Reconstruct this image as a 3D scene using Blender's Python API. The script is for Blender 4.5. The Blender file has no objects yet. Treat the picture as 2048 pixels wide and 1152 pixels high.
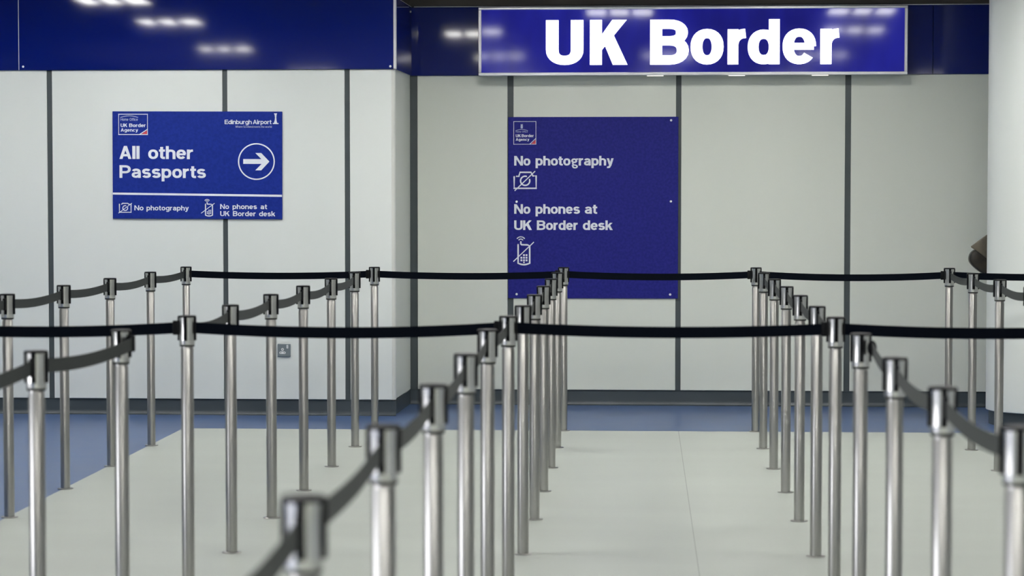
import bpy, bmesh, math, random
from mathutils import Vector, Matrix
PI = math.pi
random.seed(4)
S = bpy.context.scene
COL = S.collection

# ------------------------------------------------------------------ camera, world, exposure
CAM_Z = 1.4335
cd = bpy.data.cameras.new('camera')
cam = bpy.data.objects.new('camera', cd); COL.objects.link(cam)
cd.sensor_width = 36.0
cd.lens = 4400 / 2048 * 36.0
cam.location = (0, 0, CAM_Z)
cam.rotation_euler = (math.radians(90 - 2.4206), 0, math.radians(3.36575))
cd.clip_end = 100
cd.dof.use_dof = True
cd.dof.focus_distance = 13.9
cd.dof.aperture_fstop = 3.8
S.camera = cam

S.view_settings.view_transform = 'Standard'
S.view_settings.look = 'None'
S.view_settings.exposure = 0.56
S.view_settings.gamma = 1.0
S.view_settings.use_curve_mapping = False

W = bpy.data.worlds.new('daylight'); S.world = W; W.use_nodes = True
bg = W.node_tree.nodes['Background']
bg.inputs[0].default_value = (0.93, 0.94, 1.0, 1); bg.inputs[1].default_value = 5.5
S.cycles.use_denoising = True
S.cycles.max_bounces = 8
S.cycles.diffuse_bounces = 4
S.cycles.glossy_bounces = 4
S.cycles.caustics_reflective = False
S.cycles.caustics_refractive = False
S.cycles.sample_clamp_indirect = 4.0

LAMP = 27.0            # troffer diffuser emission

# ------------------------------------------------------------------ materials
def mat(name, col, rough=0.5, metal=0.0, emis=None, estr=0.0, coat=0.0, spec=None, sheen=0.0):
    m = bpy.data.materials.new(name); m.use_nodes = True
    b = m.node_tree.nodes['Principled BSDF']
    b.inputs['Base Color'].default_value = (*col, 1)
    b.inputs['Roughness'].default_value = rough
    b.inputs['Metallic'].default_value = metal
    if emis: b.inputs['Emission Color'].default_value = (*emis, 1); b.inputs['Emission Strength'].default_value = estr
    if coat: b.inputs['Coat Weight'].default_value = coat; b.inputs['Coat Roughness'].default_value = 0.05
    if spec is not None: b.inputs['Specular IOR Level'].default_value = spec
    if sheen: b.inputs['Sheen Weight'].default_value = sheen; b.inputs['Sheen Roughness'].default_value = 0.4
    return m
def N(m, t, **k):
    n = m.node_tree.nodes.new(t)
    for a, v in k.items():
        if hasattr(n, a): setattr(n, a, v)
        else: n.inputs[a].default_value = v
    return n
def L(m, a, b): m.node_tree.links.new(a, b)
def mottle(m, c1, c2, scale=(1, 1, 1), nscale=3.0, detail=6, bump=0.0, rough=None, pos=(0.35, 0.65)):
    """procedural two-tone mottling and fine relief in object space"""
    b = m.node_tree.nodes['Principled BSDF']
    tc = N(m, 'ShaderNodeTexCoord'); mp = N(m, 'ShaderNodeMapping'); mp.inputs['Scale'].default_value = scale
    nz = N(m, 'ShaderNodeTexNoise'); nz.inputs['Scale'].default_value = nscale; nz.inputs['Detail'].default_value = detail
    cr = N(m, 'ShaderNodeValToRGB')
    cr.color_ramp.elements[0].color = (*c1, 1); cr.color_ramp.elements[1].color = (*c2, 1)
    cr.color_ramp.elements[0].position = pos[0]; cr.color_ramp.elements[1].position = pos[1]
    L(m, tc.outputs['Object'], mp.inputs[0]); L(m, mp.outputs[0], nz.inputs[0])
    L(m, nz.outputs[0], cr.inputs[0]); L(m, cr.outputs[0], b.inputs['Base Color'])
    if bump:
        bp = N(m, 'ShaderNodeBump'); bp.inputs['Strength'].default_value = bump; bp.inputs['Distance'].default_value = 0.01
        L(m, nz.outputs[0], bp.inputs['Height']); L(m, bp.outputs[0], b.inputs['Normal'])
    if rough:
        mr = N(m, 'ShaderNodeMapRange'); mr.inputs[3].default_value = rough[0]; mr.inputs[4].default_value = rough[1]
        L(m, nz.outputs[0], mr.inputs[0]); L(m, mr.outputs[0], b.inputs['Roughness'])
    return m

M = {}
M['panel'] = mottle(mat('white_laminate', (.62, .65, .62), .42), (.685, .72, .705), (.715, .745, .73), (1, 1, .25), 1.3, 5)
M['panel_warm'] = mottle(mat('cream_laminate', (.6, .63, .59), .42), (.665, .695, .635), (.695, .72, .66), (1, 1, .25), 1.3, 5)
M['wallpaint'] = mottle(mat('wall_paint', (.55, .57, .55), .6), (.53, .55, .53), (.57, .59, .57), (1, 1, 1), 2, 4)
M['joint'] = mottle(mat('grey_joint_trim', (.06, .085, .105), .45), (.046, .060, .067), (.055, .070, .076), (1, 1, 1), 4, 4)
M['skirt'] = mottle(mat('dark_grey_vinyl_skirting', (.035, .048, .06), .4), (.030, .042, .052), (.042, .056, .068), (.4, 1, 1), 5, 4)
M['fascia'] = mottle(mat('glossy_blue_fascia', (.004, .018, .2), .05, spec=.5), (.0008, .0065, .125), (.001, .008, .14), (1, 1, 1), .9, 0, bump=.03)
M['darktop'] = mottle(mat('dark_brown_bulkhead', (.03, .024, .02), .6), (.022, .018, .015), (.04, .033, .027), (.3, 1, 1), 6, 4)
M['alu'] = mat('satin_aluminium', (.72, .72, .75), .35, .35)
M['whitetrim'] = mat('white_corner_trim', (.62, .63, .60), .35)
M['floorblue'] = mottle(mat('blue_vinyl', (.05, .10, .23), .32, spec=.6), (.038, .080, .20), (.055, .105, .24), (1, 1, 1), 3, 8, rough=(.26, .36))
M['floorpale'] = mottle(mat('pale_grey_vinyl', (.6, .63, .57), .38), (.375, .40, .37), (.42, .45, .415), (.35, 1.6, 1), 2.2, 9, rough=(.34, .48), pos=(.3, .7))
M['seam'] = mat('floor_joint', (.25, .26, .25), .6)
M['ceil'] = mottle(mat('ceiling_tile', (.6, .6, .58), .8), (.30, .30, .30), (.36, .36, .36), (1, 1, 1), 40, 3)
M['lamp'] = mat('lamp_diffuser', (.8, .8, .8), .5, emis=(1, .985, .94), estr=LAMP)
M['signblue'] = mottle(mat('blue_sign_board', (.02, .03, .24), .5, spec=.15), (.006, .021, .22), (.009, .027, .26), (1, 1, 1), 60, 3)
M['signblueb'] = mottle(mat('violet_blue_sign_board', (.02, .02, .2), .5, spec=.15), (.012, .014, .17), (.018, .019, .21), (1, 1, 1), 60, 3)
M['letter'] = mat('white_sign_print', (.76, .79, .86), .5)
M['faint'] = mat('pale_blue_sign_print', (.42, .46, .66), .5)
M['red'] = mat('red_sign_print', (.62, .05, .07), .5)
M['screw'] = mat('screw_head', (.8, .82, .86), .3, .1)
M['lit'] = mat('lit_white_letter', (.9, .9, .9), .3, emis=(1, .99, 1), estr=1.5)
M['leak'] = mat('warm_light_leak', (.8, .78, .7), .4, emis=(1, .97, .85), estr=1.0)
M['plastic'] = mat('black_plastic', (.002, .0025, .004), .5, spec=.15)
M['rubber'] = mat('dark_gap_ring', (.012, .013, .013), .5)
M['socket'] = mat('grey_socket_plate', (.20, .235, .26), .35, .5)
M['socketwhite'] = mat('white_socket_insert', (.72, .74, .76), .3)
M['frame'] = mat('window_frame_white', (.6, .6, .6), .4)
M['leather'] = mottle(mat('brown_leather', (.08, .06, .045), .38), (.055, .046, .036), (.15, .125, .090), (1, 1, 1), 9, 6, bump=.3)
M['leatherd'] = mottle(mat('dark_brown_leather', (.02, .015, .012), .3), (.003, .003, .003), (.030, .022, .014), (1, 1, 1), 14, 6, bump=.3)

# sign face: backlit blue acrylic, tubes inside make the middle height a little brighter
m = mat('backlit_blue_acrylic', (.008, .007, .05), .06, spec=.35); M['face'] = m
b = m.node_tree.nodes['Principled BSDF']
tc = N(m, 'ShaderNodeTexCoord'); nz = N(m, 'ShaderNodeTexNoise'); mp = N(m, 'ShaderNodeMapping')
mp.inputs['Scale'].default_value = (1.6, 1, .5); nz.inputs['Scale'].default_value = 3.0; nz.inputs['Detail'].default_value = 3
cr = N(m, 'ShaderNodeValToRGB'); cr.color_ramp.elements[0].position = .32; cr.color_ramp.elements[1].position = .68
cr.color_ramp.elements[0].color = (.003, .0035, .14, 1); cr.color_ramp.elements[1].color = (.008, .010, .26, 1)
L(m, tc.outputs['Object'], mp.inputs[0]); L(m, mp.outputs[0], nz.inputs[0]); L(m, nz.outputs[0], cr.inputs[0])
L(m, cr.outputs[0], b.inputs['Emission Color']); b.inputs['Emission Strength'].default_value = 0.68

# brushed stainless steel poles and polished heads
def brushed(name, col, rough, vert=True):
    m = mat(name, col, rough, 1.0)
    b = m.node_tree.nodes['Principled BSDF']
    tc = N(m, 'ShaderNodeTexCoord'); mp = N(m, 'ShaderNodeMapping'); nz = N(m, 'ShaderNodeTexNoise')
    mp.inputs['Scale'].default_value = (1, 1, .004) if vert else (.05, .05, 1)
    nz.inputs['Scale'].default_value = 260; nz.inputs['Detail'].default_value = 3
    bp = N(m, 'ShaderNodeBump'); bp.inputs['Strength'].default_value = .12; bp.inputs['Distance'].default_value = .0004
    L(m, tc.outputs['Object'], mp.inputs[0]); L(m, mp.outputs[0], nz.inputs[0])
    L(m, nz.outputs[0], bp.inputs['Height']); L(m, bp.outputs[0], b.inputs['Normal'])
    return m
M['pole'] = brushed('brushed_steel', (.41, .405, .39), .28)
M['head'] = brushed('polished_steel', (.74, .73, .70), .2)
# woven webbing: lengthwise ribs
m = mat('black_webbing', (.0008, .0022, .006), .7, sheen=.0, spec=.06); M['web'] = m
b = m.node_tree.nodes['Principled BSDF']
tc = N(m, 'ShaderNodeTexCoord'); wv = N(m, 'ShaderNodeTexWave'); wv.bands_direction = 'Z'; wv.inputs['Scale'].default_value = 120
bp = N(m, 'ShaderNodeBump'); bp.inputs['Strength'].default_value = .3; bp.inputs['Distance'].default_value = .0008
L(m, tc.outputs['Object'], wv.inputs[0]); L(m, wv.outputs[1], bp.inputs['Height']); L(m, bp.outputs[0], b.inputs['Normal'])
m = mat('sheen_grey_webbing', (.009, .0135, .0135), .6, sheen=.06, spec=.22); M['websheen'] = m  # lit copy of the dark webbing, grazing sheen painted into a greyer base

# ------------------------------------------------------------------ mesh helpers
class MB:
    def __init__(s): s.b = bmesh.new()
    def box(s, x0, x1, y0, y1, z0, z1, bev=0.0, seg=1):
        t = bmesh.new(); bmesh.ops.create_cube(t, size=1)
        for v in t.verts: v.co = Vector(((x0+x1)/2 + v.co.x*(x1-x0), (y0+y1)/2 + v.co.y*(y1-y0), (z0+z1)/2 + v.co.z*(z1-z0)))
        if bev: bmesh.ops.bevel(t, geom=t.edges[:], offset=bev, segments=seg, affect='EDGES', profile=.5)
        s.merge(t); return s
    def merge(s, t, mtx=None):
        vm = {}
        for v in t.verts: vm[v] = s.b.verts.new(mtx @ v.co if mtx else v.co)
        for f in t.faces:
            try: s.b.faces.new([vm[v] for v in f.verts])
            except ValueError: pass
        t.free()
    def lathe(s, prof, cx=0, cy=0, seg=32, cap=True):
        rings = [[s.b.verts.new((cx + r*math.cos(2*PI*i/seg), cy + r*math.sin(2*PI*i/seg), z)) for i in range(seg)] for r, z in prof]
        for a, c in zip(rings, rings[1:]):
            for i in range(seg): s.b.faces.new((a[i], a[(i+1) % seg], c[(i+1) % seg], c[i]))
        if cap: s.b.faces.new(rings[0][::-1]); s.b.faces.new(rings[-1])
        return s
    def prism(s, pts, y0, y1):
        """outline in the x-z plane, from y1 (back) to y0 (front)"""
        n = len(pts)
        A = [s.b.verts.new((p[0], y0, p[1])) for p in pts]; B = [s.b.verts.new((p[0], y1, p[1])) for p in pts]
        s.b.faces.new(A); s.b.faces.new(B[::-1])
        for i in range(n): s.b.faces.new((A[i], B[i], B[(i+1) % n], A[(i+1) % n]))
        return s
    def tube(s, pts, r, seg=8):
        pts = [Vector(p) for p in pts]; rings = []
        for i, p in enumerate(pts):
            d = (pts[min(i+1, len(pts)-1)] - pts[max(i-1, 0)]).normalized()
            u = d.orthogonal().normalized() if abs(d.z) > .9 else d.cross(Vector((0, 0, 1))).normalized()
            w = d.cross(u)
            rings.append([s.b.verts.new(p + r*(math.cos(2*PI*k/seg)*u + math.sin(2*PI*k/seg)*w)) for k in range(seg)])
        for a, c in zip(rings, rings[1:]):
            for i in range(seg): s.b.faces.new((a[i], a[(i+1) % seg], c[(i+1) % seg], c[i]))
        s.b.faces.new(rings[0][::-1]); s.b.faces.new(rings[-1])
        return s
    def out(s, name, m, parent=None, smooth=False, loc=None):
        bmesh.ops.recalc_face_normals(s.b, faces=s.b.faces)
        me = bpy.data.meshes.new(name); s.b.to_mesh(me); s.b.free()
        me.materials.append(M[m] if isinstance(m, str) else m)
        if smooth:
            me.polygons.foreach_set('use_smooth', [True]*len(me.polygons))
            try: me.set_sharp_from_angle(angle=math.radians(35))
            except Exception: pass
        o = bpy.data.objects.new(name, me); COL.objects.link(o)
        if parent: o.parent = parent
        if loc: o.location = loc
        return o
def box(name, m, x0, x1, y0, y1, z0, z1, parent=None, bev=0, seg=1): return MB().box(x0, x1, y0, y1, z0, z1, bev, seg).out(name, m, parent)
def tag(o, label=None, cat=None, group=None, kind=None):
    if label: o['label'] = label
    if cat: o['category'] = cat
    if group: o['group'] = group
    if kind: o['kind'] = kind
    return o
def empty(name, loc=(0, 0, 0)):
    o = bpy.data.objects.new(name, None); COL.objects.link(o); o.location = loc; o.empty_display_size = .05
    return o
def struct(o): o['kind'] = 'structure'; return o
def copy_tree(o, parent=None):
    c = o.copy(); COL.objects.link(c); c.parent = parent
    for ch in o.children: copy_tree(ch, c)
    return c

# ------------------------------------------------------------------ the room
YL, YB = 14.17, 14.98          # projecting wall section, recessed wall
XC, XI = -1.600, -1.578        # outer corner, inner corner
ZC = 3.0                        # ceiling
ZF = 2.245                      # underside of the blue fascia
ZP = 0.105                      # underside of the wall panels
X0, X1, Y0 = -7.0, 5.6, -4.0

f = struct(box('floor', 'floorblue', X0, X1, Y0, YB+.2, -.1, 0))
# pale vinyl sheets, welded joint between them, running along the lanes
sheet_y1 = 13.34
o = MB(); o.prism([(-2.838, -4.0), (.205, -4.0), (.2265, sheet_y1), (-2.808, sheet_y1-.01)], 0, .0012)
for v in o.b.verts: v.co = Vector((v.co.x, v.co.z, v.co.y))
tag(o.out('vinyl_sheet', 'floorpale', f), 'pale grey vinyl sheet beside the blue floor')
o = MB(); o.prism([(.208, -4.0), (4.3, -4.0), (4.3, sheet_y1+.02), (.2295, sheet_y1)], 0, .0012)
for v in o.b.verts: v.co = Vector((v.co.x, v.co.z, v.co.y))
tag(o.out('vinyl_sheet', 'floorpale', f))
o = MB(); o.prism([(.205, -4.0), (.208, -4.0), (.2295, sheet_y1), (.2265, sheet_y1)], 0, .0004)
for v in o.b.verts: v.co = Vector((v.co.x, v.co.z, v.co.y))
o.out('joint_weld', 'seam', f)

ce = struct(box('ceiling', 'ceil', X0, X1, Y0, YB+.2, ZC, ZC+.1))

# projecting wall section on the left
wl = struct(box('wall_back_left', 'joint', X0, XC-.02, YL+.012, YB+.2, 0, ZC))
PE = .003
for a, b_ in ((X0, -6.03), (-6.0, -4.99), (-4.96, -3.870), (-3.835, -2.715), (-2.683, -1.918), (-1.884, XC-.012)):
    box('wall_panel', 'panel', a, b_, YL, YL+.012, ZP, ZF, wl, .0015)
for a in (-6.015, -4.975, -3.8525, -2.699, -1.901):
    box('joint_strip', 'joint', a-.020, a+.020, YL+.008, YL+.013, ZP-.004, ZF, wl)
# recessed wall behind the counter sign
wb = struct(box('wall_back_right', 'joint', XI-.02, X1, YB+.012, YB+.2, 0, ZC))
for a, b_ in ((-1.527, -.912), (-.871, .232), (.268, 1.370), (1.410, 2.62), (2.66, 3.9), (3.94, X1)):
    box('wall_panel', 'panel_warm', a, b_, YB, YB+.012, ZP, ZF, wb, .0015)
for a in (-.8915, .25, 1.39, 2.64, 3.92):
    box('joint_strip', 'joint', a-.024, a+.024, YB+.008, YB+.013, ZP-.004, ZF, wb)
# short return between them
wr = struct(MB().box(XC-.05, XC-.0125, YL+.03, YB+.02, 0, ZC).out('wall_return', 'joint'))
def skew_box(name, m, off0, off1, ya, yb, z0, z1, parent):
    """slab lying along the return face, which opens slightly towards the recess"""
    bm = MB(); xa, xb = XC, XI
    P = [(xa+off0, ya), (xb+off0, yb), (xb+off1, yb), (xa+off1, ya)]
    lo = [bm.b.verts.new((x, y, z0)) for x, y in P]; hi = [bm.b.verts.new((x, y, z1)) for x, y in P]
    bm.b.faces.new(lo); bm.b.faces.new(hi[::-1])
    for i in range(4): bm.b.faces.new((lo[i], hi[i], hi[(i+1) % 4], lo[(i+1) % 4]))
    return bm.out(name, m, parent)
skew_box('wall_panel', 'panel_warm', -.012, 0, YL+.03, YB-.002, ZP, ZF, wr)
# rounded corner trims (pale below, silver beside the fascia)
bm = MB(); pts = [(XC-.012, YL+.001)] + [(XC-.012+.024*math.sin(t*PI/12), YL+.024-.024*math.cos(t*PI/12)) for t in range(0, 7)] + [(XC+.010, YL+.034), (XC-.012, YL+.034)]
lo = [bm.b.verts.new((x, y, ZP)) for x, y in pts]; hi = [bm.b.verts.new((x, y, ZF-.001)) for x, y in pts]
bm.b.faces.new(lo); bm.b.faces.new(hi[::-1])
for i in range(len(pts)): bm.b.faces.new((lo[i], hi[i], hi[(i+1) % len(pts)], lo[(i+1) % len(pts)]))
bm.out('corner_trim', 'whitetrim', wr, smooth=True)
box('fascia_corner_trim', 'alu', XC+.002, XC+.020, YL-.016, YL+.02, ZF+.001, 2.712, wr, .002)

# blue gloss fascia panels with their screws
def fascia(parent, x0, x1, yf, z0, z1, screws):
    p = box('fascia_panel', 'fascia', x0, x1, yf, yf+.012, z0, z1, parent, .001)
    for x, z in screws:
        MB().lathe([(.0075, 0), (.0075, .002), (.004, .0038)], seg=12).out('screw', 'screw', p, True, (x, yf, z)).rotation_euler = (PI/2, 0, 0)
    return p
fascia(wl, X0, -5.55, YL-.014, ZF, 2.712, [])
fascia(wl, -5.548, -4.050, YL-.014, ZF, 2.712, [(-5.525, 2.27)])
fascia(wl, -4.046, XC+.001, YL-.014, ZF, 2.712, [(-4.02, 2.268), (-1.618, 2.262)])
box('fascia_joint', 'alu', -4.050, -4.046, YL-.0145, YL-.004, ZF, 2.712, wl)
fascia(wb, XI+.002, 1.95, YB-.014, ZF, 2.708, [])
fascia(wb, 1.953, 3.9, YB-.014, ZF, 2.708, [])
fascia(wb, 3.903, X1, YB-.014, ZF, 2.708, [])
box('fascia_top_trim', 'alu', XI+.03, X1, YB-.016, YB, 2.709, 2.714, wb)
rp = skew_box('fascia_panel', 'fascia', 0.0, .012, YL+.0, YB-.014, ZF, 2.709, wr)
skew_box('fascia_top_trim', 'alu', -.001, .013, YL+.02, YB-.012, 2.7095, 2.713, wr)
MB().lathe([(.0075, 0), (.0075, .002), (.004, .0038)], seg=12).out('screw', 'screw', rp, True, (XI+.012, YB-.06, 2.675)).rotation_euler = (0, PI/2, 0)
# dark bulkhead above the fascia
box('bulkhead', 'darktop', X0, XC-.0, YL-.006, YL+.02, 2.713, ZC-.001, wl)
box('bulkhead', 'darktop', XI-.01, X1, YB-.06, YB+.012, 2.715, ZC-.001, wb)
skew_box('bulkhead', 'darktop', -.03, .004, YL+.0, YB-.061, 2.714, ZC-.001, wr)

# skirting with coved foot
def skirting(name, x0, x1, yf, par=None):
    bm = MB(); prof = [(0, 0), (.028, 0), (.026, .0015), (.012, .006), (.005, .016), (.003, .030), (.003, .094), (0, .097)]
    A = [bm.b.verts.new((x0, yf-d, z)) for d, z in prof]; B = [bm.b.verts.new((x1, yf-d, z)) for d, z in prof]
    for i in range(len(prof)): bm.b.faces.new((A[i], B[i], B[(i+1) % len(prof)], A[(i+1) % len(prof)]))
    bm.b.faces.new(A[::-1]); bm.b.faces.new(B)
    return struct(bm.out(name, 'skirt', smooth=True))
skirting('baseboard_back_left', X0, XC+.012, YL+.012)
skirting('baseboard_back_right', XI+.0, X1, YB+.012)
s_ = skew_box('baseboard_return', 'skirt', -.013, -.003, YL+.012, YB+.01, 0, .097, None); struct(s_)

# left wall with the windows the daylight comes through, right wall, wall behind the camera
wy = [(-2.6, -.2), (.0, 2.4), (2.6, 5.0)]
wz0, wz1 = .35, 2.65
bm = MB(); bm.box(X0-.2, X0, Y0, YB+.2, 0, wz0); bm.box(X0-.2, X0, Y0, YB+.2, wz1, ZC)
ys = [Y0] + [v for p in wy for v in p] + [YB+.2]
for i in range(0, len(ys), 2): bm.box(X0-.2, X0, ys[i], ys[i+1], wz0, wz1)
struct(bm.out('wall_left', 'wallpaint'))
glass = bpy.data.materials.new('window_glass'); glass.use_nodes = True; M['glass'] = glass
nt = glass.node_tree; nt.nodes.remove(nt.nodes['Principled BSDF'])
mx = nt.nodes.new('ShaderNodeMixShader'); tr = nt.nodes.new('ShaderNodeBsdfTransparent'); gl = nt.nodes.new('ShaderNodeBsdfGlossy'); lw = nt.nodes.new('ShaderNodeLayerWeight')
gl.inputs['Roughness'].default_value = .02; lw.inputs[0].default_value = .3
nt.links.new(lw.outputs[0], mx.inputs[0]); nt.links.new(tr.outputs[0], mx.inputs[1]); nt.links.new(gl.outputs[0], mx.inputs[2])
nt.links.new(mx.outputs[0], nt.nodes['Material Output'].inputs[0])
for i, (a, b_) in enumerate(wy):
    bm = MB(); t = .05
    bm.box(X0-.12, X0-.04, a, b_, wz0, wz0+t); bm.box(X0-.12, X0-.04, a, b_, wz1-t, wz1)
    bm.box(X0-.12, X0-.04, a, a+t, wz0+t, wz1-t); bm.box(X0-.12, X0-.04, b_-t, b_, wz0+t, wz1-t)
    w_ = struct(bm.out('window_%d' % (i+1), 'frame'))
    box('pane', 'glass', X0-.084, X0-.078, a+t, b_-t, wz0+t, wz1-t, w_)
    pl = bpy.data.lights.new('window_portal', 'AREA'); pl.shape = 'RECTANGLE'; pl.size = wz1-wz0; pl.size_y = b_-a; pl.cycles.is_portal = True
    po = bpy.data.objects.new('window_portal', pl); COL.objects.link(po); po.location = (X0-.15, (a+b_)/2, (wz0+wz1)/2); po.rotation_euler = (0, -PI/2, 0)
struct(box('wall_right', 'wallpaint', X1, X1+.2, Y0, YB+.2, 0, ZC))
struct(box('wall_front', 'wallpaint', X0-.2, X1+.2, Y0-.2, Y0, 0, ZC))

# ------------------------------------------------------------------ ceiling troffers (seen as reflections in the gloss panels)
LIGHTS = [(12.8, (-5.2, -3.1, -.9, 1.0, 3.1)), (10.75, (-4.25, -.19, 1.86)), (8.6, (-4.25, -1.62, 2.0)),
          (4.9, (-4.45, -1.6, .3, 2.0)), (.1, (-4.25, -1.7, .2, 2.0, 3.95)), (-1.8, (-4.25, -1.7, .2, 2.0, 3.95))]
lamp0 = empty('ceiling_light')
bm = MB()
for a, b_, c, d in ((-.3, .3, -.3, -.275), (-.3, .3, .275, .3), (-.3, -.275, -.275, .275), (.275, .3, -.275, .275)): bm.box(a, b_, c, d, -.012, 0)
bm.out('lamp_frame', 'frame', lamp0)
bm = MB()
for k in (-1, 1): bm.box(k*.095-.018, k*.095+.018, -.275, .275, -.022, -.003)
bm.out('louvre', 'frame', lamp0)
box('diffuser', 'lamp', -.275, .275, -.275, .275, -.003, -.0005, lamp0)
first = True
rown = ['first', 'second', 'third', 'fourth', 'fifth', 'sixth']
for j, (y, xs_) in enumerate(LIGHTS):
    for i, x in enumerate(xs_):
        o = lamp0 if first else copy_tree(lamp0); first = False
        o.location = (x, y, ZC)
        tag(o, 'square ceiling light, %s from the left in the %s row from the signs' % (rown[i], rown[j]), 'ceiling light', 'recessed ceiling lights')

# ------------------------------------------------------------------ round column at the right
cx_, cy_, cr_ = 2.475, 13.93, .31
col = struct(MB().lathe([(cr_-.012, 0), (cr_-.012, .093), (cr_-.012, .0935)], cx_, cy_, 64).out('trim_1', 'skirt', smooth=True))
col.name = 'trim_1'
colm = MB().lathe([(cr_-.004, .088), (cr_, .092), (cr_, ZC-.001)], cx_, cy_, 96).out('cladding', 'panel', None, True)
root = empty('column', (0, 0, 0)); tag(root, 'large round white column standing at the right edge', 'column')
colm.parent = root
bpy.data.objects.remove(col)
MB().lathe([(cr_-.018, 0), (cr_-.018, .096)], cx_, cy_, 64).out('plinth', 'skirt', root, True)
a_ = math.radians(248)
bm = MB(); bm.box(-.001, .0015, -.002, .002, .093, ZC-.002)
sm = bm.out('cladding_seam', 'joint', colm); sm.location = (cx_+cr_*math.cos(a_), cy_+cr_*math.sin(a_), 0); sm.rotation_euler = (0, 0, a_)

# ------------------------------------------------------------------ lettering: strokes drawn with a flat pen
class Pen:
    def __init__(s, wx, wy, xh): s.wx, s.wy, s.xh, s.polys = wx, wy, xh, []
    def path(s, pts, k=1.0):
        n = len(pts); Lf, Rt = [], []
        closed = n > 3 and abs(pts[0][0]-pts[-1][0]) < 1e-6 and abs(pts[0][1]-pts[-1][1]) < 1e-6
        for i, p in enumerate(pts):
            if closed: a, b = pts[i-1 if i else n-2], pts[i+1 if i < n-1 else 1]
            else: a, b = pts[max(i-1, 0)], pts[min(i+1, n-1)]
            dx, dy = b[0]-a[0], b[1]-a[1]; l = math.hypot(dx, dy) or 1
            nx, ny = -dy/l*s.wx/2*k, dx/l*s.wy/2*k
            Lf.append((p[0]+nx, p[1]+ny)); Rt.append((p[0]-nx, p[1]-ny))
        for i in range(n-1): s.polys.append([Lf[i], Lf[i+1], Rt[i+1], Rt[i]])
    def par(s, x0, y0, x1, y1, w): s.polys.append([(x0-w/2, y0), (x0+w/2, y0), (x1+w/2, y1), (x1-w/2, y1)])
    def rect(s, x0, y0, x1, y1): s.polys.append([(x0, y0), (x1, y0), (x1, y1), (x0, y1)])
def arc(cx, cy, rx, ry, a0, a1, n=14, e=2.25):
    o = []
    for i in range(n+1):
        t = math.radians(a0+(a1-a0)*i/n); c, s = math.cos(t), math.sin(t)
        o.append((cx+rx*math.copysign(abs(c)**(2/e), c), cy+ry*math.copysign(abs(s)**(2/e), s)))
    return o
WID = dict(A=.80, B=.76, E=.66, H=.78, K=.80, N=.78, O=.80, P=.72, S=.72, U=.77, W=1.08, a=.60, b=.62, c=.58, d=.62, e=.60, f=.36, g=.62, G=.62,
           h=.60, i=.20, k=.62, l=.20, m=.92, n=.60, o=.62, p=.62, r=.41, s=.57, t=.37, u=.60, w=.86, y=.60)
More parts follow.
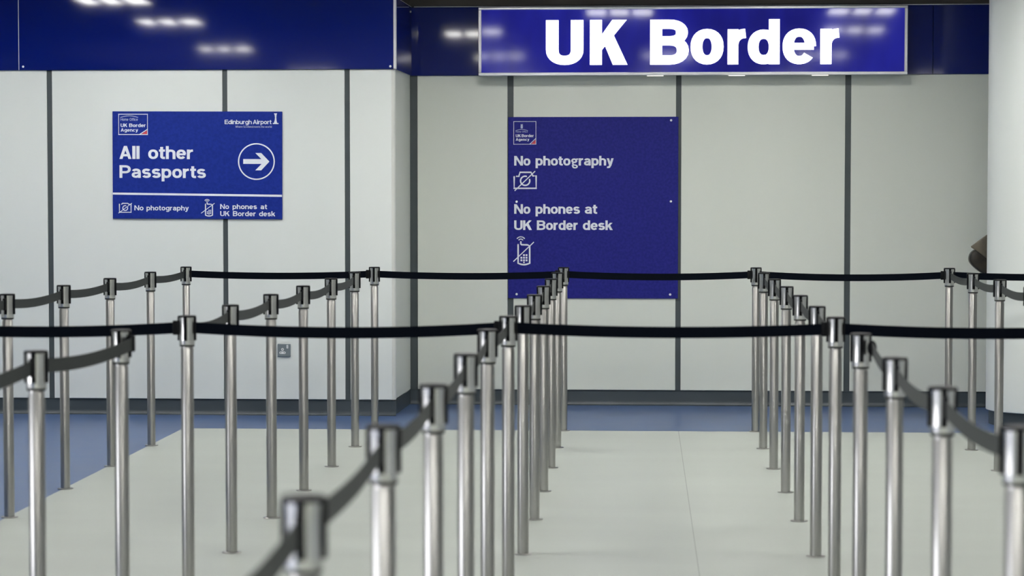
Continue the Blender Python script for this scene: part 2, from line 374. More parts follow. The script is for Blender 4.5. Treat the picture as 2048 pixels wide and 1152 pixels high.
def glyph(ch, Wd, wx, wy, xh, k2=False):
    P = Pen(wx, wy, xh); hx, hy = wx/2, wy/2; Lx, R, C = hx, Wd-hx, Wd/2
    X, B, m = xh-hy, hy, xh/2
    def bowl(x0, x1): P.path(arc((x0+x1)/2, m, (x1-x0)/2, m-hy, 0, 360, 28))
    if ch == 'A': P.par(wx*.52, 0, C, 1, wx*1.04); P.par(Wd-wx*.52, 0, C, 1, wx*1.04); P.rect(Wd*.24, .20, Wd*.76, .20+wy)
    elif ch == 'B':
        P.rect(0, 0, wx, 1); mid = .53
        P.path([(hx, 1-hy), (C, 1-hy)] + arc(C, (1-hy+mid)/2, R-C-.02, (1-hy-mid)/2, 90, -90, 12) + [(hx, mid)])
        P.path([(hx, mid), (C, mid)] + arc(C, (mid+hy)/2, R-C, (mid-hy)/2, 90, -90, 12) + [(hx, hy)])
    elif ch == 'E': P.rect(0, 0, wx, 1); P.rect(0, 0, Wd, wy); P.rect(0, 1-wy, Wd, 1); P.rect(0, .5-hy+.02, Wd*.93, .5+hy+.02)
    elif ch == 'H': P.rect(0, 0, wx, 1); P.rect(Wd-wx, 0, Wd, 1); P.rect(0, .44, Wd, .44+wy)
    elif ch == 'K':
        P.rect(0, 0, wx, 1); P.polys.append([(wx*.9, .30), (wx*.9, .30+wx*1.25), (Wd-wx*1.28, 1), (Wd-.02, 1)])
        P.polys.append([(Wd*.36, .50), (Wd*.62, .68), (Wd, 0), (Wd-wx*1.22, 0)])
    elif ch == 'N': P.rect(0, 0, wx, 1); P.rect(Wd-wx, 0, Wd, 1); P.polys.append([(0, 1), (wx*1.08, 1), (Wd, 0), (Wd-wx*1.08, 0)])
    elif ch == 'O': P.path(arc(C, .5, R-C, .5-hy, 0, 360, 32))
    elif ch == 'o': bowl(Lx, R)
    elif ch == 'P':
        P.rect(0, 0, wx, 1); mid = .36+hy
        P.path([(hx, 1-hy), (C, 1-hy)] + arc(C, (1-hy+mid)/2, R-C, (1-hy-mid)/2, 90, -90, 12) + [(hx, mid)])
    elif ch in 'Ss':
        H = 1 if ch == 'S' else xh; md = H*.51; r1 = (H-hy-md)/2; r2 = (md-hy)/2
        P.path(arc(C, md+r1, (R-C)*.94, r1, 22, 262, 16) + arc(C, hy+r2, R-C, r2, 82, -160, 16))
    elif ch in 'Uu':
        H = 1 if ch == 'U' else xh
        q = .34*H
        P.path([(Lx, H), (Lx, q)] + arc(C, q, R-C, q-hy, 180, 360, 14)[1:] + [(R, H)])
        if ch == 'u': P.rect(Wd-wx, 0, Wd, H)
    elif ch in 'Ww':
        H = 1 if ch == 'W' else xh; w = wx*1.0
        for a, b in ((w/2, Wd*.27), (C, Wd*.27), (C, Wd*.73), (Wd-w/2, Wd*.73)): P.par(b, 0, a, H, w)
    elif ch == 'a':
        st = Wd-wx*1.06
        P.rect(st, 0, st+wx*.95, xh*.62)
        P.path(arc(C-.01, xh*.64, st+wx*.475-C, X-xh*.64, 160, 0, 12))
        P.path([(st+hx*.5, xh*.56), (C, xh*.52)] + arc(C-.02, (xh*.52+B)/2, C-.02-Lx, (xh*.52-B)/2, 90, 270, 10) + [(C+.02, B), (st+hx*.6, xh*.26)], .96)
    elif ch in 'bpdqgG':
        if ch == 'G':
            P.path(arc(C-.03, xh*.66, C-hx-.04, xh*.34-hy, 0, 360, 24), .88)
            P.path([(C-.16, xh*.36), (Lx+.07, xh*.20), (Lx+.13, xh*.08), (C+.05, xh*.06)] + arc(C+.04, -.10, R-C-.04, .135, 90, -180, 16) + [(Lx+.02, -.03), (Lx+.13, xh*.08)], .72)
            P.rect(Wd*.72, X-hy*.6, Wd*1.0, X+hy*.8)
        else:
            bowl(Lx, R)
            if ch in 'bp': P.rect(0, 0 if ch == 'b' else -.27, wx, 1 if ch == 'b' else xh)
            elif ch == 'd': P.rect(Wd-wx, 0, Wd, 1)
            else: P.path([(R, xh), (R, -.06)] + arc(C, -.06, R-C, .145, 0, -150, 12)[1:])
    elif ch == 'c': P.path(arc(C, m, R-C, m-hy, 42, 318, 24))
    elif ch == 'e': P.path(arc(C, m, R-C, m-hy, 0, 322, 28)); P.rect(hx, m-wy*.42, Wd-hx*.4, m+wy*.42)
    elif ch in 'hn':
        P.rect(0, 0, wx, 1 if ch == 'h' else xh); q = xh*.60
        P.path(arc(C, q, R-C, X-q, 180, 0, 14) + [(R, 0)])
    elif ch == 'm':
        P.rect(0, 0, wx, xh); q = xh*.62; c1 = C
        for a, b in ((hx, c1), (c1, R)): P.path(arc((a+b)/2, q, (b-a)/2, X-q, 180, 0, 10) + [(b, 0)], .92)
    elif ch == 'r':
        P.rect(0, 0, wx, xh); P.path(arc(Wd*.96, xh*.52, Wd*.96-hx, X-xh*.52+.01, 175, 92, 8))
    elif ch == 'i': P.rect(0, 0, wx, xh); P.rect(0, 1-wy, wx, 1)
    elif ch == 'l': P.rect(0, 0, wx, 1)
    elif ch == 'k':
        P.rect(0, 0, wx, 1); P.polys.append([(wx*.9, xh*.30), (wx*.9, xh*.30+wx*1.25), (Wd-wx*1.25, xh), (Wd-.02, xh)])
        P.polys.append([(Wd*.38, xh*.48), (Wd*.60, xh*.72), (Wd, 0), (Wd-wx*1.2, 0)])
    elif ch == 't':
        sx = Wd*.44
        P.path([(sx, .93), (sx, .20)] + arc(sx+.14, .20, .14, .20-hy, 180, 268, 6)[1:] + [(Wd, hy)]); P.rect(0, xh-wy*.95, Wd, xh)
    elif ch == 'f':
        sx = Wd*.46
        P.path([(sx, 0), (sx, .80)] + arc(sx+.14, .80, .14, .20-hy, 180, 92, 6)[1:] + [(Wd, 1-hy)]); P.rect(0, xh-wy*.95, Wd, xh)
    elif ch == 'y':
        P.par(wx*.52, xh, C+.01, 0, wx*1.02); P.par(Wd-wx*.52, xh, C+.01, 0, wx*1.02)
        P.polys.append([(C-wx*.5, 0), (C+wx*.52, 0), (C-.02, -.24), (C-.16, -.27), (.03, -.27), (.03, -.27+wy), (C-.17, -.27+wy)])
    return P.polys
def word(polys, text, x0, x1, base, cap, fx, wx=.20, wy=.165, xh=.735, gap=.085, widths=None):
    """fit a word between x0 and x1 on the baseline; y grows downwards in the sign's drawing units"""
    ws = [WID[c]*(1+(wx-.18)*.9) if c not in 'il' else wx for c in text]
    tot = sum(ws) + gap*(len(text)-1)
    k = (x1-x0)/tot; x = 0
    for c, w in zip(text, ws):
        kk = w
        for p in glyph(c, w, wx*cap/k if c not in 'il' else w, wy, xh):
            polys.append([fx(x0+(x+q[0])*k, base-q[1]*cap) for q in p])
        x += w+gap
def disc(cx, cy, r, n=16): return [(cx+r*math.cos(2*PI*i/n), cy+r*math.sin(2*PI*i/n)) for i in range(n)]
def strokes(polys, pts, w, fx, cap=True):
    P = Pen(w, w, 0); P.path(pts)
    for p in P.polys: polys.append([fx(*q) for q in p])
    if cap:
        closed = pts[0] == pts[-1]
        for q in pts[1:-1] if not closed else pts: polys.append([fx(*v) for v in disc(q[0], q[1], w/2, 10)])
        if not closed:
            for q in (pts[0], pts[-1]): polys.append([fx(*v) for v in disc(q[0], q[1], w/2, 10)])
def flat(polys, name, m, parent, yf, th=.0012):
    """each drawn shape becomes a thin raised piece of vinyl or acrylic"""
    bm = bmesh.new()
    for n_, p in enumerate(polys):
        th_ = th + .00004*(n_ % 9)
        ar = sum(p[i][0]*p[(i+1) % len(p)][1]-p[(i+1) % len(p)][0]*p[i][1] for i in range(len(p)))
        if abs(ar) < 1e-9: continue
        if ar > 0: q = p
        else: q = p[::-1]
        A = [bm.verts.new((v[0], yf-th_, v[1])) for v in q]
        try: bm.faces.new(A)
        except ValueError: continue
        B = [bm.verts.new((v[0], yf, v[1])) for v in q]
        for i in range(len(q)): bm.faces.new((A[i], B[i], B[(i+1) % len(q)], A[(i+1) % len(q)]))
    me = bpy.data.meshes.new(name); bm.to_mesh(me); bm.free(); me.materials.append(M[m])
    o = bpy.data.objects.new(name, me); COL.objects.link(o); o.parent = parent
    return o

# ------------------------------------------------------------------ lit sign "UK Border"
SX0, SX1, SZ0, SZ1 = -1.098, 1.765, 2.235, 2.693
FY = YB-.16
sg = empty('illuminated_sign', ((SX0+SX1)/2, YB-.014, SZ0)); tag(sg, 'long blue illuminated sign reading UK Border in glowing white letters', 'sign')
sgl = Matrix.Translation((-(SX0+SX1)/2, -(YB-.014), -SZ0))
def own(o, root):
    o.location = Vector(o.location) - root.location; return o
own(box('sign_case', 'alu', SX0+.01, SX1-.01, FY+.012, YB-.016, SZ0+.006, SZ1-.006, sg), sg)
bm = MB(); w_ = .0205
bm.box(SX0, SX1, FY-.006, FY+.02, SZ0, SZ0+w_, .003); bm.box(SX0, SX1, FY-.006, FY+.02, SZ1-w_*.8, SZ1, .003)
bm.box(SX0, SX0+w_, FY-.006, FY+.02, SZ0+w_, SZ1-w_*.8, .003); bm.box(SX1-w_, SX1, FY-.006, FY+.02, SZ0+w_, SZ1-w_*.8, .003)
own(bm.out('sign_frame', 'alu', sg), sg)
face = own(box('sign_face', 'face', SX0+.015, SX1-.015, FY+.002, FY+.011, SZ0+.015, SZ1-.012, sg), sg)
def fxs(u, v):   # drawing units: 1/3.657 of a hundredth part laid out along the sign
    return (-.643+(u-1092)*.003356, 2.604-(v-41)*.00339)
def big(ch, x0, x1, wx, xh, wy=.205):
    cap = 88.5; k = x1-x0; pol = []
    for p in glyph(ch, k/cap, wx, wy, xh): pol.append([fxs(x0+q[0]*cap, 129-q[1]*cap) for q in p])
    own(flat(pol, 'letter', 'lit', sg, FY+.002, .010), sg)
for a in (('U', 1092, 1167, .285, .78), ('K', 1180, 1255, .27, .78), ('B', 1300, 1377, .27, .78), ('o', 1380.5, 1446, .265, .79), ('r', 1454, 1492.5, .24, .78),
          ('d', 1494, 1557, .24, .77), ('e', 1563, 1629, .245, .79, .18), ('r', 1637.5, 1677, .25, .78)): big(*a)

for x in (.09, .635, 1.19):
    q = own(box('underside_light_leak', 'leak', x-.055, x+.055, FY+.018, FY+.04, SZ0-.004, SZ0+.004, sg, .0015), sg); q['label'] = 'warm glow of light leaking under the sign'  # glowing strips added to imitate light leaking from the case, no lamps here

# ------------------------------------------------------------------ "All other Passports" board
SAX0, SAX1, SAZ0, SAZ1 = -3.436, -2.324, 1.278, 1.975
sa = empty('passport_sign', ((SAX0+SAX1)/2, YL-.002, (SAZ0+SAZ1)/2)); tag(sa, 'blue wall sign reading All other Passports with a white arrow', 'sign')
pa = YL-.012
own(box('sign_board', 'signblue', SAX0, SAX1, pa, YL-.001, SAZ0, SAZ1, sa, .0015), sa)
fa = lambda u, v: (SAX0+(u-103)/1509*1.112, SAZ1-(v-96)/959*.697)
T = []
for a in (('All', 165, 345, 521, 116), ('other', 422, 825, 521, 116), ('Passports', 165, 935, 690, 113)):
    word(T, *a, fa, .222, .175, gap=.06); own(flat(T, 'printed_word', 'letter', sa, pa), sa); T = []
for a in (('No', 297, 378, 980), ('photography', 405, 782, 980), ('No', 1062, 1140, 965), ('phones', 1172, 1388, 965), ('at', 1420, 1478, 965),
          ('UK', 1062, 1145, 1028), ('Border', 1175, 1378, 1028), ('desk', 1408, 1550, 1028)):
    word(T, a[0], a[1], a[2], a[3], 44, fa, .20, .17); own(flat(T, 'printed_word', 'letter', sa, pa), sa); T = []
T = []
T.append([fa(*p) for p in ((104, 822), (1611, 836), (1611, 855), (104, 840))])
own(flat(T, 'divider_line', 'letter', sa, pa), sa)
T = []
strokes(T, [(1384+158*math.cos(2*PI*i/48), 541+158*math.sin(2*PI*i/48)) for i in range(49)], 11, fa, False)
own(flat(T, 'arrow_ring', 'letter', sa, pa), sa)
T = [[fa(*p) for p in ((1267, 519), (1436, 519), (1436, 562), (1267, 562))], [fa(*p) for p in ((1375, 465), (1427, 465), (1499, 541), (1450, 541))],
     [fa(*p) for p in ((1450, 541), (1499, 541), (1427, 619), (1375, 619))], [fa(*p) for p in ((1430, 519), (1460, 519), (1460, 562), (1430, 562))]]
own(flat(T, 'arrow', 'letter', sa, pa), sa)
def home_logo(root, fx, yf, x0, y0, x1, y1, sc, tx, rows, crest=None):
    T = []; w = 7*sc
    strokes(T, [(x0, y0), (x1, y0), (x1, y1), (x0, y1), (x0, y0)], w, fx)
    for r in rows: word(T, r[0], r[1], r[2], r[3], r[4], fx, .22, .17)
    k = (x1-x0)
    strokes(T, [(x1-.28*k, y1), (x1, y1-.26*(y1-y0))], 6*sc, fx)
    o = own(flat(T, 'agency_logo', 'letter', root, yf), root)
    q = flat([[fx(*p) for p in ((x1-.21*k, y1-w*.6), (x1-w*.6, y1-w*.6), (x1-w*.6, y1-.20*(y1-y0)))]], 'red_corner', 'red', o, yf)
    q['label'] = 'red corner of the logo'
    T = []
    for r in tx: word(T, r[0], r[1], r[2], r[3], r[4], fx, .12, .12)
    a, b_, yy, hh = crest[:4]
    strokes(T, [(a+(b_-a)*i/10, yy-hh*math.sin(PI*i/10)) for i in range(11)], 5*sc, fx)
    if len(crest) > 4:
        cx, cy, r = crest[4:]
        T.append([fx(*p) for p in disc(cx, cy, r*.62)]); T.append([fx(*p) for p in ((cx-r*.7, cy+r*.4), (cx+r*.7, cy+r*.4), (cx+r*.45, cy+r*1.35), (cx-r*.45, cy+r*1.35))])
        T.append([fx(*p) for p in ((cx-r*.5, cy-r*.3), (cx-r*.55, cy-r*1.2), (cx, cy-r*.8), (cx+r*.55, cy-r*1.2), (cx+r*.5, cy-r*.3))])
    flat(T, 'logo_heading', 'faint', o, yf)
home_logo(sa, fa, pa, 159, 122, 416, 303, 1.1, [('Home', 177, 245, 180, 24), ('Office', 257, 330, 180, 24)],
          [('UK', 177, 235, 236, 31), ('Border', 253, 400, 236, 31), ('Agency', 177, 332, 277, 29)], (177, 330, 150, 14))
T = []
word(T, 'Edinburgh', 1103, 1343, 208, 38, fa, .18, .16, gap=.05); word(T, 'Airport', 1353, 1518, 208, 38, fa, .18, .16, gap=.05)
pf = [(-.5, 0), (-.36, .10), (-.20, .36), (-.15, .60), (-.22, .86), (-.36, 1)]
for i in range(5):
    a, b_ = pf[i], pf[i+1]
    T.append([fa(1556+46*q[0], 206-94*q[1]) for q in (a, (-a[0]*.7, a[1]), (-b_[0]*.7, b_[1]), b_)])
T.append([fa(*p) for p in ((1530, 198), (1580, 198), (1580, 207), (1530, 207))])
own(flat(T, 'airport_logo', 'letter', sa, pa), sa)
T = []
for a in (('Where', 1198, 1262), ('Scotland', 1268, 1355), ('meets', 1361, 1420), ('the', 1426, 1456), ('world', 1462, 1520)): word(T, a[0], a[1], a[2], 240, 18, fa, .13, .12)
own(flat(T, 'tagline', 'faint', sa, pa), sa)
def camera_icon(T, fx, x0, y0, x1, y1, w, slash, bump_=True):
    sx, sy = (x1-x0), (y1-y0)
    P = lambda a, b: (x0+a*sx, y0+b*sy)
    strokes(T, [P(0, .28), P(0, 1), P(1, 1), P(1, .23), P(.86, .23), P(.76, 0), P(.27, 0), P(.21, .25), P(.11, .25)] if bump_ else [P(0, .1), P(0, 1), P(1, 1), P(1, .1), P(.8, .1), P(.72, 0), P(.25, 0), P(.2, .1)], w, fx)
    c = P(.50, .53); r = .21*sx
    strokes(T, [(c[0]+r*math.cos(math.radians(a)), c[1]-r*math.sin(math.radians(a))) for a in range(75, 390, 15)], w*.9, fx)
    strokes(T, slash, w*.62, fx, False)
def phone_icon(T, fx, x0, y0, s, w, slash):
    P = lambda a, b: (x0+a*s, y0+b*s)
    strokes(T, [P(0, 0), P(0, 165)] + [P(0+103*i/8, 165+13*math.sin(PI*i/8)) for i in range(1, 8)] + [P(103, 165), P(103, 12), P(84, 2), P(30, 0), P(24, -6), P(24, -25)], w, fx)
    for r in (22, 42): strokes(T, [P(24+r*math.cos(math.radians(a)), -28-r*math.sin(math.radians(a))) for a in range(40, 141, 10)], w*.72, fx)
    for i in range(3):
        for j in range(3):
            if i == 0 and j == 0: continue
            cx, cy = 29+i*23, 93+j*23; T.append([fx(*P(cx-8, cy-8)), fx(*P(cx+8, cy-8)), fx(*P(cx+8, cy+8)), fx(*P(cx-8, cy+8))])
    T.append([fx(*P(46, 152)), fx(*P(58, 152)), fx(*P(58, 164)), fx(*P(46, 164))])
    strokes(T, slash, w*.62, fx, False)
T = []; camera_icon(T, fa, 163, 918, 267, 998, 8.5, [(155, 1006), (275, 916)], False); own(flat(T, 'camera_pictogram', 'letter', sa, pa), sa)
T = []; phone_icon(T, fa, 931, 922, .60, 9, [(892, 1004), (1012, 914)]); own(flat(T, 'phone_pictogram', 'letter', sa, pa), sa)
sa.rotation_euler = (0, math.radians(.22), 0)

# ------------------------------------------------------------------ tall "No photography / No phones" board
SBX0, SBX1, SBZ0, SBZ1 = -.906, .2485, .730, 1.963
sb = empty('notice_sign', ((SBX0+SBX1)/2, YB-.002, (SBZ0+SBZ1)/2)); tag(sb, 'tall blue notice board reading No photography, No phones at UK Border desk', 'sign')
pb = YB-.011
own(box('sign_board', 'signblueb', SBX0, SBX1, pb, YB-.001, SBZ0, SBZ1, sb, .0015), sb)
fb = lambda u, v: (SBX0+(u-75)/1506*1.1545, SBZ1-(v-60)/1610*1.233)
T = []
for a in (('No', 128, 272, 490), ('photoGraphy', 318, 1010, 490), ('No', 128, 272, 918), ('phones', 318, 712, 918), ('at', 755, 865, 918),
          ('UK', 128, 285, 1062), ('Border', 330, 695, 1062), ('desk', 738, 1003, 1062)): 
    word(T, a[0], a[1], a[2], a[3], 85, fb, .235, .18, .75, gap=.045); own(flat(T, 'printed_word', 'letter', sb, pb), sb); T = []
T = []; camera_icon(T, fb, 128, 550, 323, 692, 14, [(132, 714), (314, 540)]); own(flat(T, 'camera_pictogram', 'letter', sb, pb), sb)
T = []; phone_icon(T, fb, 163, 440+753, 1.0, 13.5, [(121, 590+753), (303, 417+753)]); own(flat(T, 'phone_pictogram', 'letter', sb, pb), sb)
home_logo(sb, fb, pb, 124, 100, 321, 301, .8, [('Home', 142, 190, 197, 15), ('Office', 198, 248, 197, 15)],
          [('UK', 142, 186, 238, 25), ('Border', 194, 302, 238, 25), ('Agency', 142, 262, 270, 23)], (142, 248, 180, 10, 195, 140, 16))
for x, z in ((.199, 1.939), (.199, 1.390), (-.849, 1.388), (-.849, .757), (.196, .758)):
    MB().lathe([(.008, 0), (.008, .002), (.004, .0038)], seg=12).out('screw', 'screw', sb, True, (x-sb.location.x, pb-sb.location.y, z-sb.location.z)).rotation_euler = (PI/2, 0, 0)

# ------------------------------------------------------------------ UK wall socket
so = empty('wall_socket', (-2.3175, YL, .4245)); tag(so, 'grey metal switched wall socket low on the left panel', 'socket')
bm = MB(); bm.box(-.0425, .0425, -.010, 0, -.043, .043, .004, 2); bm.out('faceplate', 'socket', so)
def oval(cx, cz, rx, rz, n=20): return [(cx+rx*math.cos(2*PI*i/n), cz+rz*math.sin(2*PI*i/n)) for i in range(n)]
bm = MB(); bm.prism(oval(-.0095, .006, .0085, .0095), -.0112, -.009)
bm.prism([(-.0225+.008*math.cos(PI/2+PI*i/8), -.0155+.008*math.sin(PI/2+PI*i/8)) for i in range(9)] + [(.003+.008*math.cos(-PI/2+PI*i/8), -.0155+.008*math.sin(-PI/2+PI*i/8)) for i in range(9)], -.0112, -.009)
ins = bm.out('socket_insert', 'socketwhite', so)
bm = MB(); bm.prism(oval(-.0095, .0065, .0024, .004), -.0116, -.0108); bm.prism(oval(-.0215, -.0155, .0035, .0024), -.0116, -.0108); bm.prism(oval(.002, -.0155, .0035, .0024), -.0116, -.0108)
bm.out('pin_hole', 'plastic', ins)
bm = MB(); bm.box(.0165, .029, -.015, -.009, .012, .036, .003, 2); bm.out('rocker_switch', 'socketwhite', so)

# ------------------------------------------------------------------ barrier posts
HP = .995
post0 = empty('barrier_post')
MB().lathe([(.0375, 0), (.0375, .0025), (.034, .004), (.0235, .0045)], seg=40).out('base_plate', 'pole', post0, True)
MB().lathe([(.0228, .003), (.0228, .872), (.0215, .874), (.0215, .884)], seg=40).out('pole', 'pole', post0, True)
MB().lathe([(.0262, .8825), (.0272, .8845), (.0272, .8885)], seg=36).out('gap_ring', 'rubber', post0, True)
bm = MB()
prof = [(.0262, .8885), (.0282, .891), (.0286, .905), (.0281, .925), (.0278, .945), (.0279, .962), (.0286, .980), (.0290, .989)]
bm.lathe(prof[:3] + [(.0275, .9055)], seg=40)           # collar under the slots
for q in range(4):                                       # four steel lobes between the four belt slots
    a0, a1 = math.radians(90*q+12.5), math.radians(90*q+77.5); n = 10
    rings = []
    for r, z in prof[2:]:
        rings.append([bm.b.verts.new((r*math.cos(a0+(a1-a0)*i/n), r*math.sin(a0+(a1-a0)*i/n), z)) for i in range(n+1)] +
                     [bm.b.verts.new(((r-.006)*math.cos(a1-(a1-a0)*i/n), (r-.006)*math.sin(a1-(a1-a0)*i/n), z)) for i in range(n+1)])
    for a, c in zip(rings, rings[1:]):
        k = len(a)
        for i in range(k): bm.b.faces.new((a[i], a[(i+1) % k], c[(i+1) % k], c[i]))
    bm.b.faces.new(rings[0][::-1]); bm.b.faces.new(rings[-1])
bm.out('head', 'head', post0, True)
bm = MB(); bm.lathe([(.0235, .9055), (.0235, .989)], seg=24)
bm.out('cassette', 'plastic', post0, True)
for q in range(4):
    bm = MB(); c, s = (1, 0, -1, 0)[q], (0, 1, 0, -1)[q]
    # a channel: two lips that stand a little proud and a recessed web between them
    for t in (-1, 1):
        x0_, x1_, y0_, y1_ = .020, .0335, t*.0052-.0011, t*.0052+.0011
        P = [(x0_, y0_), (x1_, y0_), (x1_, y1_), (x0_, y1_)]
        P = [(p[0]*c-p[1]*s, p[0]*s+p[1]*c) for p in P]
        lo = [bm.b.verts.new((x, y, .9045)) for x, y in P]; hi = [bm.b.verts.new((x, y, .989)) for x, y in P]
        bm.b.faces.new(lo); bm.b.faces.new(hi[::-1])
        for i in range(4): bm.b.faces.new((lo[i], hi[i], hi[(i+1) % 4], lo[(i+1) % 4]))
    bm.out('belt_slot', 'plastic', post0)
MB().lathe([(.0334, .9885), (.0336, .9925), (.0325, .9945), (.030, .995)], seg=40).out('cap', 'plastic', post0, True)

LLY = [13.30, 12.40, 11.44, 10.54, 9.59]
LY = [13.32, 12.41, 11.49, 10.55, 9.64, 8.69, 7.90, 7.06, 6.09]
CY = [13.33, 12.43, 11.51, 10.59, 9.66, 8.72, 7.95, 7.14, 6.04, 5.05, 4.15, 3.16]
DY = [13.35, 12.45, 11.53, 10.61, 9.68, 8.73, 7.95, 7.01, 5.97, 5.06, 4.20]
RY = [13.32, 12.45, 11.52, 10.60]
rows = {
 'LL': ([-2.778, -2.796, -2.795, -2.803, -2.804], LLY, 'leftmost row beside the blue floor'),
 'L': ([-1.623, -1.625, -1.629, -1.632, -1.635, -1.637, -1.648, -1.69, -1.70], LY, 'second row from the left'),
 'C': ([-.470, -.474, -.471, -.470, -.469, -.469, -.481, -.50, -.483, -.479, -.489, -.489], CY, 'row left of the central lane'),
 'D': ([.692, .690, .694, .696, .695, .693, .698, .695, .684, .688, .712], DY, 'row right of the central lane'),
 'R': ([1.845, 1.856, 1.855, 1.852], RY, 'rightmost row by the column'),
 'X': ([-2.80, -2.80, -1.71, -.49, 3.03, 1.86], [8.70, 7.92, 5.12, 2.22, 13.34, 8.03], ''),
}
ordn = ['first', 'second', 'third', 'fourth', 'fifth', 'sixth', 'seventh', 'eighth', 'ninth', 'tenth', 'eleventh', 'twelfth']
xlab = ['barrier post just outside the left edge carrying the leftmost row belt', 'barrier post outside the left edge holding the nearer crosswise belt',
        'barrier post outside the left edge continuing the second row', 'barrier post nearest the camera below the frame in the left lane row',
        'barrier post in front of the column beyond the right edge', 'barrier post outside the right edge holding the nearer crosswise belt']
POST = {}; first = True
for rk, (xs, yy, rn) in rows.items():
    for i, (x, y) in enumerate(zip(xs, yy)):
        o = post0 if first else copy_tree(post0); first = False
        o.location = (x, y, .0012 if x > -2.82 else 0); POST[rk, i] = (x, y)
        o.location.z = 0.0012 if x < 4.2 else 0
        lab = xlab[i] if rk == 'X' else 'steel barrier post, %s from the wall in the %s' % (ordn[i], rn)
        tag(o, lab, 'barrier post', 'steel belt barrier posts')

# ------------------------------------------------------------------ belts
BZ, BH = .9515, .0205      # centre height, half height
def belt(a, b, sag, label, group, m='web', tilt=0.0, clip_end=1, twist=0.0):
    """a webbing ribbon between two points with a small catenary sag and a clip on its far end"""
    a, b = Vector(a), Vector(b); root = empty('barrier_belt', a); n = 20
    tag(root, label, 'belt', group)
    d = (b-a).normalized(); side = Vector((-d.y, d.x, 0)); bm = MB(); rings = []
    for i in range(n+1):
        t = i/n; p = (b-a)*t + Vector((0, 0, -4*sag*t*(1-t)))
        th = .0007; k = math.sin(t*PI)
        up = (Vector((0, 0, 1)) + side*(tilt*k+twist*(t-.5)*k)).normalized()
        rings.append([bm.b.verts.new(p + up*u*BH + side*v*th) for u, v in ((-1, -1), (1, -1), (1, 1), (-1, 1))])
    for r, c in zip(rings, rings[1:]):
        for i in range(4): bm.b.faces.new((r[i], r[(i+1) % 4], c[(i+1) % 4], c[i]))
    bm.b.faces.new(rings[0][::-1]); bm.b.faces.new(rings[-1])
    bm.out('webbing', m, root, True)
    if clip_end:
        bm = MB(); bm.box(-.010, .008, -.006, .006, -.0262, .0262, .003, 2)
        c = bm.out('belt_clip', 'plastic', root, True); c.location = b-a - d*.006; c.rotation_euler = (0, 0, math.atan2(d.y, d.x))
    return root
def P3(k, dx=0, dy=0): x, y = POST[k]; return (x+dx, y+dy, BZ)
rlab = {'LL': 'leftmost row', 'L': 'second row from the left', 'C': 'row left of the central lane', 'D': 'row right of the central lane', 'R': 'rightmost row'}
def rowbelt(rk, i, sag):      # from the nearer post (i+1) to the farther one (i)
    far, near = (rk, i), (rk, i+1)
    belt(P3(near, 0, .033), P3(far, 0, -.040), sag, 'sheen-grey belt between %s and %s posts from the wall, %s' % (ordn[i], ordn[i+1], rlab[rk]), 'belts along the rows', 'websheen', .0)
for i in range(4): rowbelt('LL', i, .012+.003*(i % 2))
belt((POST['X', 0][0], POST['X', 0][1]+.033, BZ), P3(('LL', 4), 0, -.040), .014, 'sheen-grey belt leaving the frame left of the fifth leftmost post', 'belts along the rows', 'websheen')
belt((POST['X', 1][0], POST['X', 1][1]+.033, BZ), (POST['X', 0][0], POST['X', 0][1]-.040, BZ), .014, 'sheen-grey belt of the leftmost row entirely beyond the left edge', 'belts along the rows', 'websheen')
for i in (1, 2, 3, 4, 5): rowbelt('L', i, (.016, .019, .016, .015, .018)[i-1])
belt(P3(('L', 8), 0, .033), P3(('L', 7), .0425, -.004), .018, 'sheen-grey belt between eighth and ninth posts from the wall, second row from the left', 'belts along the rows', 'websheen')
belt((POST['X', 2][0], POST['X', 2][1]+.033, BZ), P3(('L', 8), 0, -.040), .016, 'sheen-grey belt running off the left edge at the ninth post of the second row', 'belts along the rows', 'websheen')
for i in (0, 1, 2, 3, 4, 6, 7, 8, 9, 10): rowbelt('C', i, .016)
belt((POST['X', 3][0], POST['X', 3][1]+.033, BZ), P3(('C', 11), 0, -.040), .016, 'dark blurred belt running from the nearest post down out of the frame', 'belts along the rows', 'websheen')
for i in (1, 2, 3, 4, 5): rowbelt('D', i, .018)
belt(P3(('D', 8), 0, .033), P3(('D', 7), .033, -.030), .016, 'grey belt with a round black end clip, sheen-lit, eighth post right of the central lane', 'belts along the rows', 'websheen', clip_end=0)
r_ = [o for o in COL.objects if o.name.startswith('barrier_belt')][-1]
for i in (8, 9): rowbelt('D', i, .020)
for i in (0, 1, 2): rowbelt('R', i, .018)
def cross(k0, k1, sag, label):
    belt(P3(k0, .033, 0), P3(k1, -.036, 0), sag, label, 'belts across the lanes')
cross(('LL', 0), ('L', 0), .012, 'black belt nearest the wall, crossing in front of the left wall panels')
cross(('L', 0), ('C', 0), .012, 'black belt nearest the wall, crossing in front of the wall corner')
cross(('C', 0), ('D', 0), .014, 'black belt nearest the wall, crossing over the tall notice board')
cross(('D', 0), ('R', 0), .016, 'black belt nearest the wall, right of the tall notice board')
cross(('R', 0), ('X', 4), .012, 'black belt nearest the wall, passing before the round column')
cross(('X', 1), ('L', 6), .018, 'navy belt of the nearer crossing line, at the left edge')
cross(('L', 6), ('C', 6), .018, 'navy belt of the nearer crossing line, over the wall socket')
cross(('C', 6), ('D', 6), .014, 'navy belt of the nearer crossing line, across the empty central lane')
cross(('D', 6), ('X', 5), .016, 'navy belt of the nearer crossing line, at the right edge')
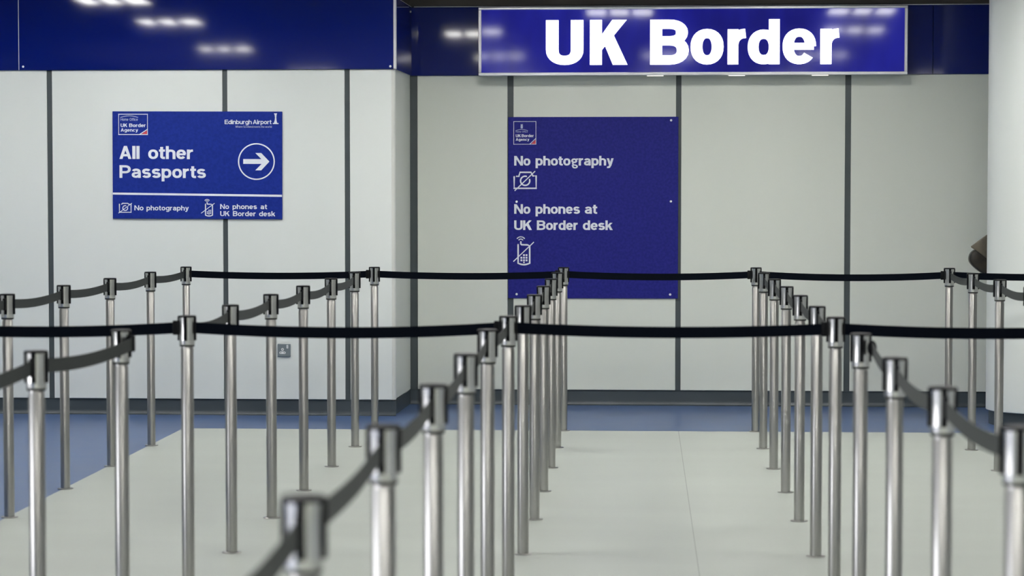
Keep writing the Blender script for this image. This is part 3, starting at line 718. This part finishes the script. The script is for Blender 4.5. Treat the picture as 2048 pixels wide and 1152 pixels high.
# the round end clip that faces the camera on the eighth right-hand post
rr = [o for o in COL.objects if o.get('label', '').startswith('grey belt with a round black')][0]
bm = MB(); bm.lathe([(.004, -.004), (.0125, -.003), (.0155, .003), (.0148, .008), (.006, .010)], seg=24)
c = bm.out('belt_clip', 'plastic', rr, True)
c.location = Vector(P3(('D', 7), .031, -.036)) - rr.location; c.rotation_euler = (PI/2, 0, 0); c.scale = (1, 1.6, 1)

# ------------------------------------------------------------------ brown leather bag hanging behind the column
bag = empty('shoulder_bag', (2.362, 14.42, .96)); tag(bag, 'brown leather bag corner poking out from behind the round column', 'bag')
def loft(name, m, secs, parent):
    bm = MB(); rings = [[bm.b.verts.new(p) for p in s] for s in secs]
    for a, c in zip(rings, rings[1:]):
        k = len(a)
        for i in range(k): bm.b.faces.new((a[i], a[(i+1) % k], c[(i+1) % k], c[i]))
    bm.b.faces.new(rings[0][::-1]); bm.b.faces.new(rings[-1])
    o = bm.out(name, m, parent, True); sd = o.modifiers.new('smooth', 'SUBSURF'); sd.levels = 1; sd.render_levels = 2
    return o
# outlines in x,z relative to the bag's origin
body = [(-.222, .118), (-.243, .085), (-.247, .055), (-.238, .030), (-.200, -.006), (-.150, -.045), (-.06, -.07), (.10, -.07), (.16, .0), (.16, .14), (.0, .17), (-.17, .135)]
secs = []
for y, k in ((-.045, .90), (-.035, .985), (0, 1.0), (.035, .985), (.045, .90)):
    cx, cz = -.04, .05; secs.append([(cx+(p[0]-cx)*k, y, cz+(p[1]-cz)*k) for p in body])
loft('bag_body', 'leatherd', secs, bag)
flap = [(-.243, .140), (-.228, .148), (-.130, .225), (-.06, .26), (.12, .26), (.15, .15), (.05, .03), (-.06, .0), (-.12, .052), (-.19, .108), (-.225, .128)]
secs = []
for y, k in ((-.064, .97), (-.060, 1), (-.052, 1), (-.050, .97)):
    cx, cz = -.04, .12; secs.append([(cx+(p[0]-cx)*k, y+.06*max(0, p[1]-.16), cz+(p[1]-cz)*k) for p in flap])
loft('bag_flap', 'leather', secs, bag)
MB().tube([(-.10, -.01, .12), (-.04, -.06, .45), (.09, -.13, .60), (.2, -.06, .45), (.14, -.01, .10)], .008, 8).out('bag_strap', 'leatherd', bag, True)
hk = MB().tube([(.09, -.19, .60), (.09, -.13, .59), (.09, -.115, .62)], .006, 8).out('hook', 'screw', root, True)
hk.location = bag.location
